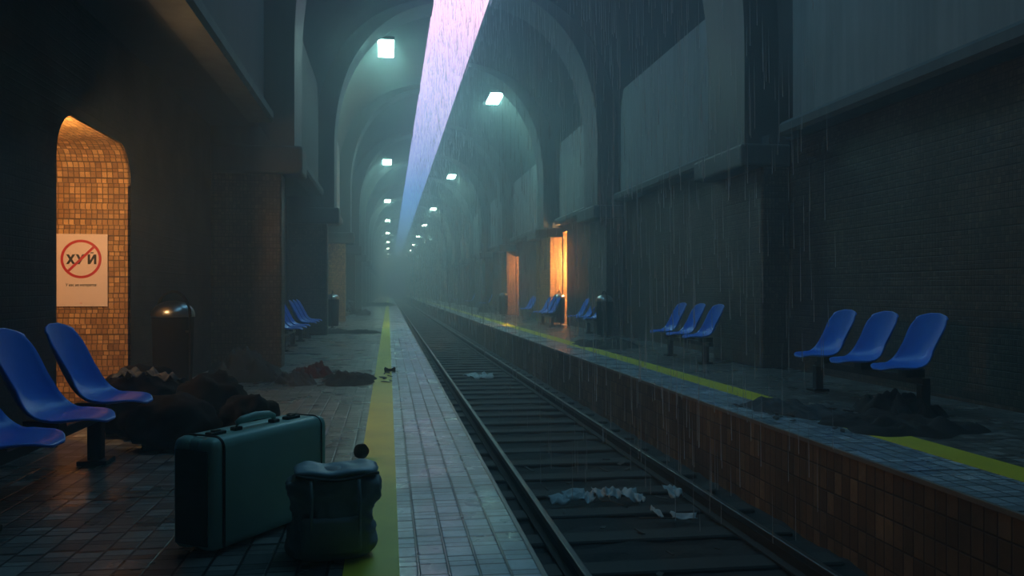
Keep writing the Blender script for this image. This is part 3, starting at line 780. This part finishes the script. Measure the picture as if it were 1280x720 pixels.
# heap of clothes and rags left of the yellow line (10-12 m away)
def rag(loc, size, seed, mat, label, rz=0, hgt=0.12):
    b = bmesh.new(); G = []; N = 26
    for i in range(N + 1):
        row = []
        for j in range(N + 1):
            u, v = -1 + 2 * i / N, -1 + 2 * j / N
            p = 2.6; L = (abs(u)**p + abs(v)**p) ** (1/p); k = max(abs(u), abs(v)) / L if L else 1
            u2, v2 = u * k, v * k; ed = 1 - max(abs(u), abs(v)) ** 4
            a = math.atan2(v2, u2); wb = 1 + 0.28 * noise.noise(Vector((math.cos(a) * 2, math.sin(a) * 2, seed)))
            z_ = hgt * ed * (0.35 + 0.9 * abs(noise.noise(Vector((u * 1.6, v * 1.6, seed)))) + 0.45 * noise.noise(Vector((u * 5, v * 5, seed))))
            row.append(b.verts.new((u2 * size[0] * wb, v2 * size[1] * wb, max(0.003, z_))))
        G.append(row)
    for i in range(N):
        for j in range(N): b.faces.new((G[i][j], G[i+1][j], G[i+1][j+1], G[i][j+1]))
    o = obj('rag', b, mat, None, True, loc); o.rotation_euler.z = rz
    return tag(o, label, 'rag', 'rags and clothes thrown on the platforms')
rag((-1.78, 10.95, 0), (0.46, 0.55, 0), 3, M['cloth'], 'dark humped coat at the foot of the brown pillar', 0.2, 0.42)
rag((-1.12, 10.35, 0), (0.20, 0.40, 0), 5, M['cloth_grey'], 'grey cloth lying beside the dark humped coat', 0.6, 0.20)
rag((-0.95, 11.2, 0.0), (0.26, 0.36, 0), 8, M['cloth_red'], 'dull red cloth in the middle of the left platform heap', 0.3, 0.20)
rag((-0.48, 10.5, 0), (0.32, 0.62, 0), 11, M['cloth'], 'dark flat rag at the end of the heap nearest the yellow line', 0.1, 0.12)
rag((-1.45, 22.6, 0), (0.5, 0.8, 0), 14, M['cloth'], 'dark rag at the foot of the far left litter bin', 0.1, 0.16)
rag((-0.75, 22.4, 0), (0.55, 0.6, 0), 15, M['cloth'], 'flat dark rag right of the far left litter bin', 0.1, 0.08)
rag((4.05, 6.35, 0), (0.5, 0.55, 0), 17, M['cloth'], 'black crumpled sheet in front of the largest right bench', 0.3, 0.12)
rag((3.62, 7.25, 0), (0.28, 0.6, 0), 19, M['cloth_grey'], 'grey-blue torn sheet lying over the right yellow line', 0.2, 0.12)
rag((4.5, 7.0, 0), (0.35, 0.4, 0), 22, M['cloth'], 'dark bundle under the largest right bench', 0.0, 0.26)
rag((4.35, 16.6, 0), (0.6, 1.3, 0), 24, M['cloth'], 'dark rag between the dim blue bench and the domed bin', 0.0, 0.14)
rag((5.0, 43.0, 0), (0.5, 1.3, 0), 27, M['cloth'], 'dark heap in the haze beside the faint far bench', 0.0, 0.5)
def rock_heap(loc, s, seed, label):
    b = bmesh.new(); rnd = random.Random(seed)
    for k in range(26):
        a = rnd.uniform(0, 2*PI); r = rnd.uniform(0, 1) ** 0.7 * s; z_ = max(0, (s - r)) * 0.75 * rnd.uniform(0.2, 1)
        q = s * rnd.uniform(0.12, 0.26); blob(b, (r*math.cos(a), r*math.sin(a), z_), (q, q, q * 0.8), seed + k, 1, 0.8, 1.5)
    tag(obj('rubble', b, M['rubble'], None, False, loc), label, 'rubble', kind='stuff')
rock_heap((-1.75, 38.3, 0), 0.85, 3, 'heap of broken rubble against the far left pillar')
rag((-0.85, 62.0, 0), (1.3, 2.0, 0), 33, M['cloth'], 'dark sheet across the left platform far in the haze', 0.0, 0.35)

# scattered shreds around the cloth heaps
def litter(cx_, cy_, sx, sy, n, seed, z0, mat, label):
    rnd = random.Random(seed); b = bmesh.new()
    for k in range(n):
        c = Vector((cx_ + rnd.uniform(-sx, sx), cy_ + rnd.uniform(-sy, sy), z0))
        a = rnd.uniform(0, PI); l_, w_ = rnd.uniform(0.015, 0.06), rnd.uniform(0.008, 0.025)
        d1 = Vector((math.cos(a), math.sin(a), rnd.uniform(-0.1, 0.3))) * l_; d2 = Vector((-math.sin(a), math.cos(a), rnd.uniform(0, 0.3))) * w_
        up = Vector((0, 0, 0.006))
        lo = [b.verts.new(c + q) for q in (-d1 - d2, d1 - d2, d1 + d2, -d1 + d2)]; hi = [b.verts.new(v.co + up) for v in lo]
        b.faces.new(lo[::-1]); b.faces.new(hi)
        for i in range(4): b.faces.new((lo[i], lo[(i+1) % 4], hi[(i+1) % 4], hi[i]))
    tag(obj('litter', b, mat), label, 'litter', kind='stuff')
litter(-0.75, 10.8, 0.8, 0.9, 60, 1, 0.012, M['rubble'], 'small shreds scattered round the cloth heap on the left platform')
litter(3.75, 6.9, 0.5, 0.8, 50, 2, 0.012, M['rubble'], 'small shreds around the sheets on the right platform')
litter(1.9, 6.0, 0.55, 3.0, 30, 3, -0.70, M['rubble'], 'small flecks of rubbish between the rails')

# papers on the track bed
def track_pt(u, v, z=-0.68):
    a = (u - 640) / 1060; t = (1.1 - z) * 1060 / (v - 363); s_, c_ = math.sin(math.atan(154.5/1060)), math.cos(math.atan(154.5/1060))
    return t * (s_ + a * c_), t * (c_ - a * s_)
papers = [(699, 627, 0.16, 0.10, 0.05, 'pale paper, leftmost of the row between the rails'),
          (720, 623, 0.20, 0.12, 0.06, 'long pale paper, second from the left in the row between the rails'),
          (737, 627, 0.08, 0.12, 0.06, 'small shredded paper next to the long pale one between the rails'),
          (749, 620, 0.10, 0.12, 0.06, 'small blue-grey paper left of the tangle of shreds'),
          (766, 622, 0.14, 0.10, 0.07, 'tangle of shredded paper in the middle of the row between the rails'),
          (787, 622, 0.15, 0.18, 0.06, 'broad blue-grey paper near the middle of the track'),
          (799, 625, 0.07, 0.12, 0.05, 'small paper tucked against the right of the broad one'),
          (842, 622, 0.13, 0.14, 0.08, 'folded triangular paper at the right end of the row'),
          (855, 646, 0.20, 0.07, 0.03, 'long narrow paper strip, lowest on the track at right'),
          (821, 644, 0.04, 0.16, 0.05, 'thin upright shred left of the long narrow strip'),
          (591, 472, 0.30, 0.35, 0.07, 'pale paper, left one of the far pair on the track'),
          (609, 471, 0.25, 0.35, 0.07, 'pale paper, right one of the far pair on the track'),
          (766, 548, 0.09, 0.05, 0.03, 'small white scrap beside the right rail'),
          (748, 540, 0.05, 0.04, 0.02, 'tiny white scrap beside the right rail, farther one')]
for k, (u, v, sx, sy, sz, lb) in enumerate(papers):
    x_, y_ = track_pt(u, v)
    paper('paper_scrap', (x_, y_, -0.70), (sx, sy, sz), 40 + k * 3.7, 0.14 + 0.3 * math.sin(k * 2.1), lb, M['paper'], 'paper', 'paper scraps on the track', 0.8)
b = bmesh.new()
x_, y_ = track_pt(765, 624, -0.66)
def twig(pts, r, lb):
    b = bmesh.new(); tube(b, pts, r, 6); tag(obj('twig', b, M['rubble'], None, True), lb, 'twig')
twig([(x_ - 0.14, y_ + 0.10, -0.70), (x_ - 0.02, y_, -0.67), (x_ + 0.10, y_ - 0.12, -0.70)], 0.006, 'thin stick crossing the shredded papers between the rails')
x_, y_ = track_pt(838, 648, -0.70)
twig([(x_ - 0.24, y_ + 0.05, -0.70), (x_ - 0.05, y_, -0.695), (x_ + 0.16, y_ - 0.03, -0.70)], 0.006, 'thin stick beside the long narrow paper strip')

# ------------------------------------------------------------------ ceiling lamps
def lamp(x_, y_, z_, label, group):
    root = empty('ceiling_lamp', (x_, y_, z_)); tag(root, label, 'lamp', group)
    b = bmesh.new(); box(b, -0.26, 0.26, -0.85, 0.85, 0.0, 0.09); bev(obj('housing', b, M['steel'], root), 0.02, 2)
    b = bmesh.new(); box(b, -0.22, 0.22, -0.8, 0.8, -0.05, 0.0); d_ = obj('diffuser', b, M['lamp'], root)
    for s in (-1, 1):
        b = bmesh.new(); tube(b, [(0, s * 0.35, 0.08), (0, s * 0.35, 0.5)], 0.012, 8); obj('hanger', b, M['steel'], root)
    return root
ORD = ['nearest', 'second', 'third', 'fourth', 'fifth', 'sixth', 'seventh', 'eighth', 'ninth']
for k, y_ in enumerate([24.5, 46.0, 66.0, 84.5, 103, 122, 141, 160, 179]):
    lamp(-0.07, y_, 8.0 if k else 8.03, 'glowing white ceiling lamp, %s in the row left of the open roof slot' % ORD[k], 'ceiling lamps left of the slot')
for k, y_ in enumerate([30.2, 51.3, 72.0, 90, 109, 128.5, 147, 168]):
    lamp(3.77, y_, 8.0, 'glowing white ceiling lamp, %s in the row right of the open roof slot' % ORD[k], 'ceiling lamps right of the slot')

# ------------------------------------------------------------------ sky portals in the slot (guide sampling of the sky only)
for y_ in (16, 50, 110, 165):
    L = {16: 26, 50: 42, 110: 78, 165: 32}[y_]
    ld = bpy.data.lights.new('sky_portal', 'AREA'); ld.shape = 'RECTANGLE'; ld.size = SL1 - SL0; ld.size_y = L
    ld.cycles.is_portal = True
    lo = bpy.data.objects.new('sky_portal', ld); COL.objects.link(lo); lo.location = (CX, y_, 8.6)

# ------------------------------------------------------------------ rain under the slot
m = NT('rain_water'); m.t.nodes.remove(m.b); m_tr = m.n('BsdfTransparent'); m_tl = m.n('BsdfTranslucent'); m_df = m.n('BsdfDiffuse')
for q_ in (m_tl, m_df): q_.inputs[0].default_value = (0.9, 0.95, 1, 1)
m_a = m.n('MixShader'); m_a.inputs[0].default_value = 0.5; m.l(m_tl.outputs[0], m_a.inputs[1]); m.l(m_df.outputs[0], m_a.inputs[2])
m_b = m.n('MixShader'); m_b.inputs[0].default_value = 0.32; m.l(m_tr.outputs[0], m_b.inputs[1]); m.l(m_a.outputs[0], m_b.inputs[2]); m.l(m_b.outputs[0], m.o.inputs['Surface']); M['rain'] = m.m
rnd = random.Random(5); b = bmesh.new()
N = 9000
for k in range(N):
    y_ = 4.5 + 50 * rnd.random() ** 1.9; x_ = rnd.uniform(SL0 + 0.02, SL1 - 0.02); z_ = rnd.uniform(-0.5, 12)
    if z_ < 0.2 and rnd.random() < 0.6: continue
    L = rnd.uniform(0.15, 0.5); r = 0.0020 + 0.00020 * y_
    tp = Vector((x_, y_, z_ + L)); bt = Vector((x_ + 0.004, y_, z_))
    A = [b.verts.new(bt + Vector((r*math.cos(a), r*math.sin(a), 0))) for a in (0, 2.094, 4.189)]
    T = b.verts.new(tp)
    for i in range(3): b.faces.new((A[i], A[(i+1) % 3], T))
    b.faces.new(A[::-1])
tag(obj('rain', b, M['rain']), 'rain falling through the open slot of the roof', 'rain', kind='stuff')

# ------------------------------------------------------------------ haze
m = NT('haze'); m.t.nodes.remove(m.b)
va = m.n('VolumeScatter'); va.inputs['Color'].default_value = (0.72, 0.90, 1.0, 1); va.inputs['Density'].default_value = HAZE * 0.6; va.inputs['Anisotropy'].default_value = 0.0
vb = m.n('VolumeScatter'); vb.inputs['Color'].default_value = (0.72, 0.90, 1.0, 1); vb.inputs['Density'].default_value = HAZE * 0.4; vb.inputs['Anisotropy'].default_value = 0.86
va_ = m.n('AddShader'); m.l(va.outputs[0], va_.inputs[0]); m.l(vb.outputs[0], va_.inputs[1])
m.l(va_.outputs[0], m.o.inputs['Volume']); M['haze'] = m.m
tag(obj('haze', BX(XL - 0.05, XR + 0.05, Y0 + 0.05, Y1 - 0.05, -0.85, 8.45), M['haze']), 'thin cold mist filling the station hall', 'mist', kind='stuff')
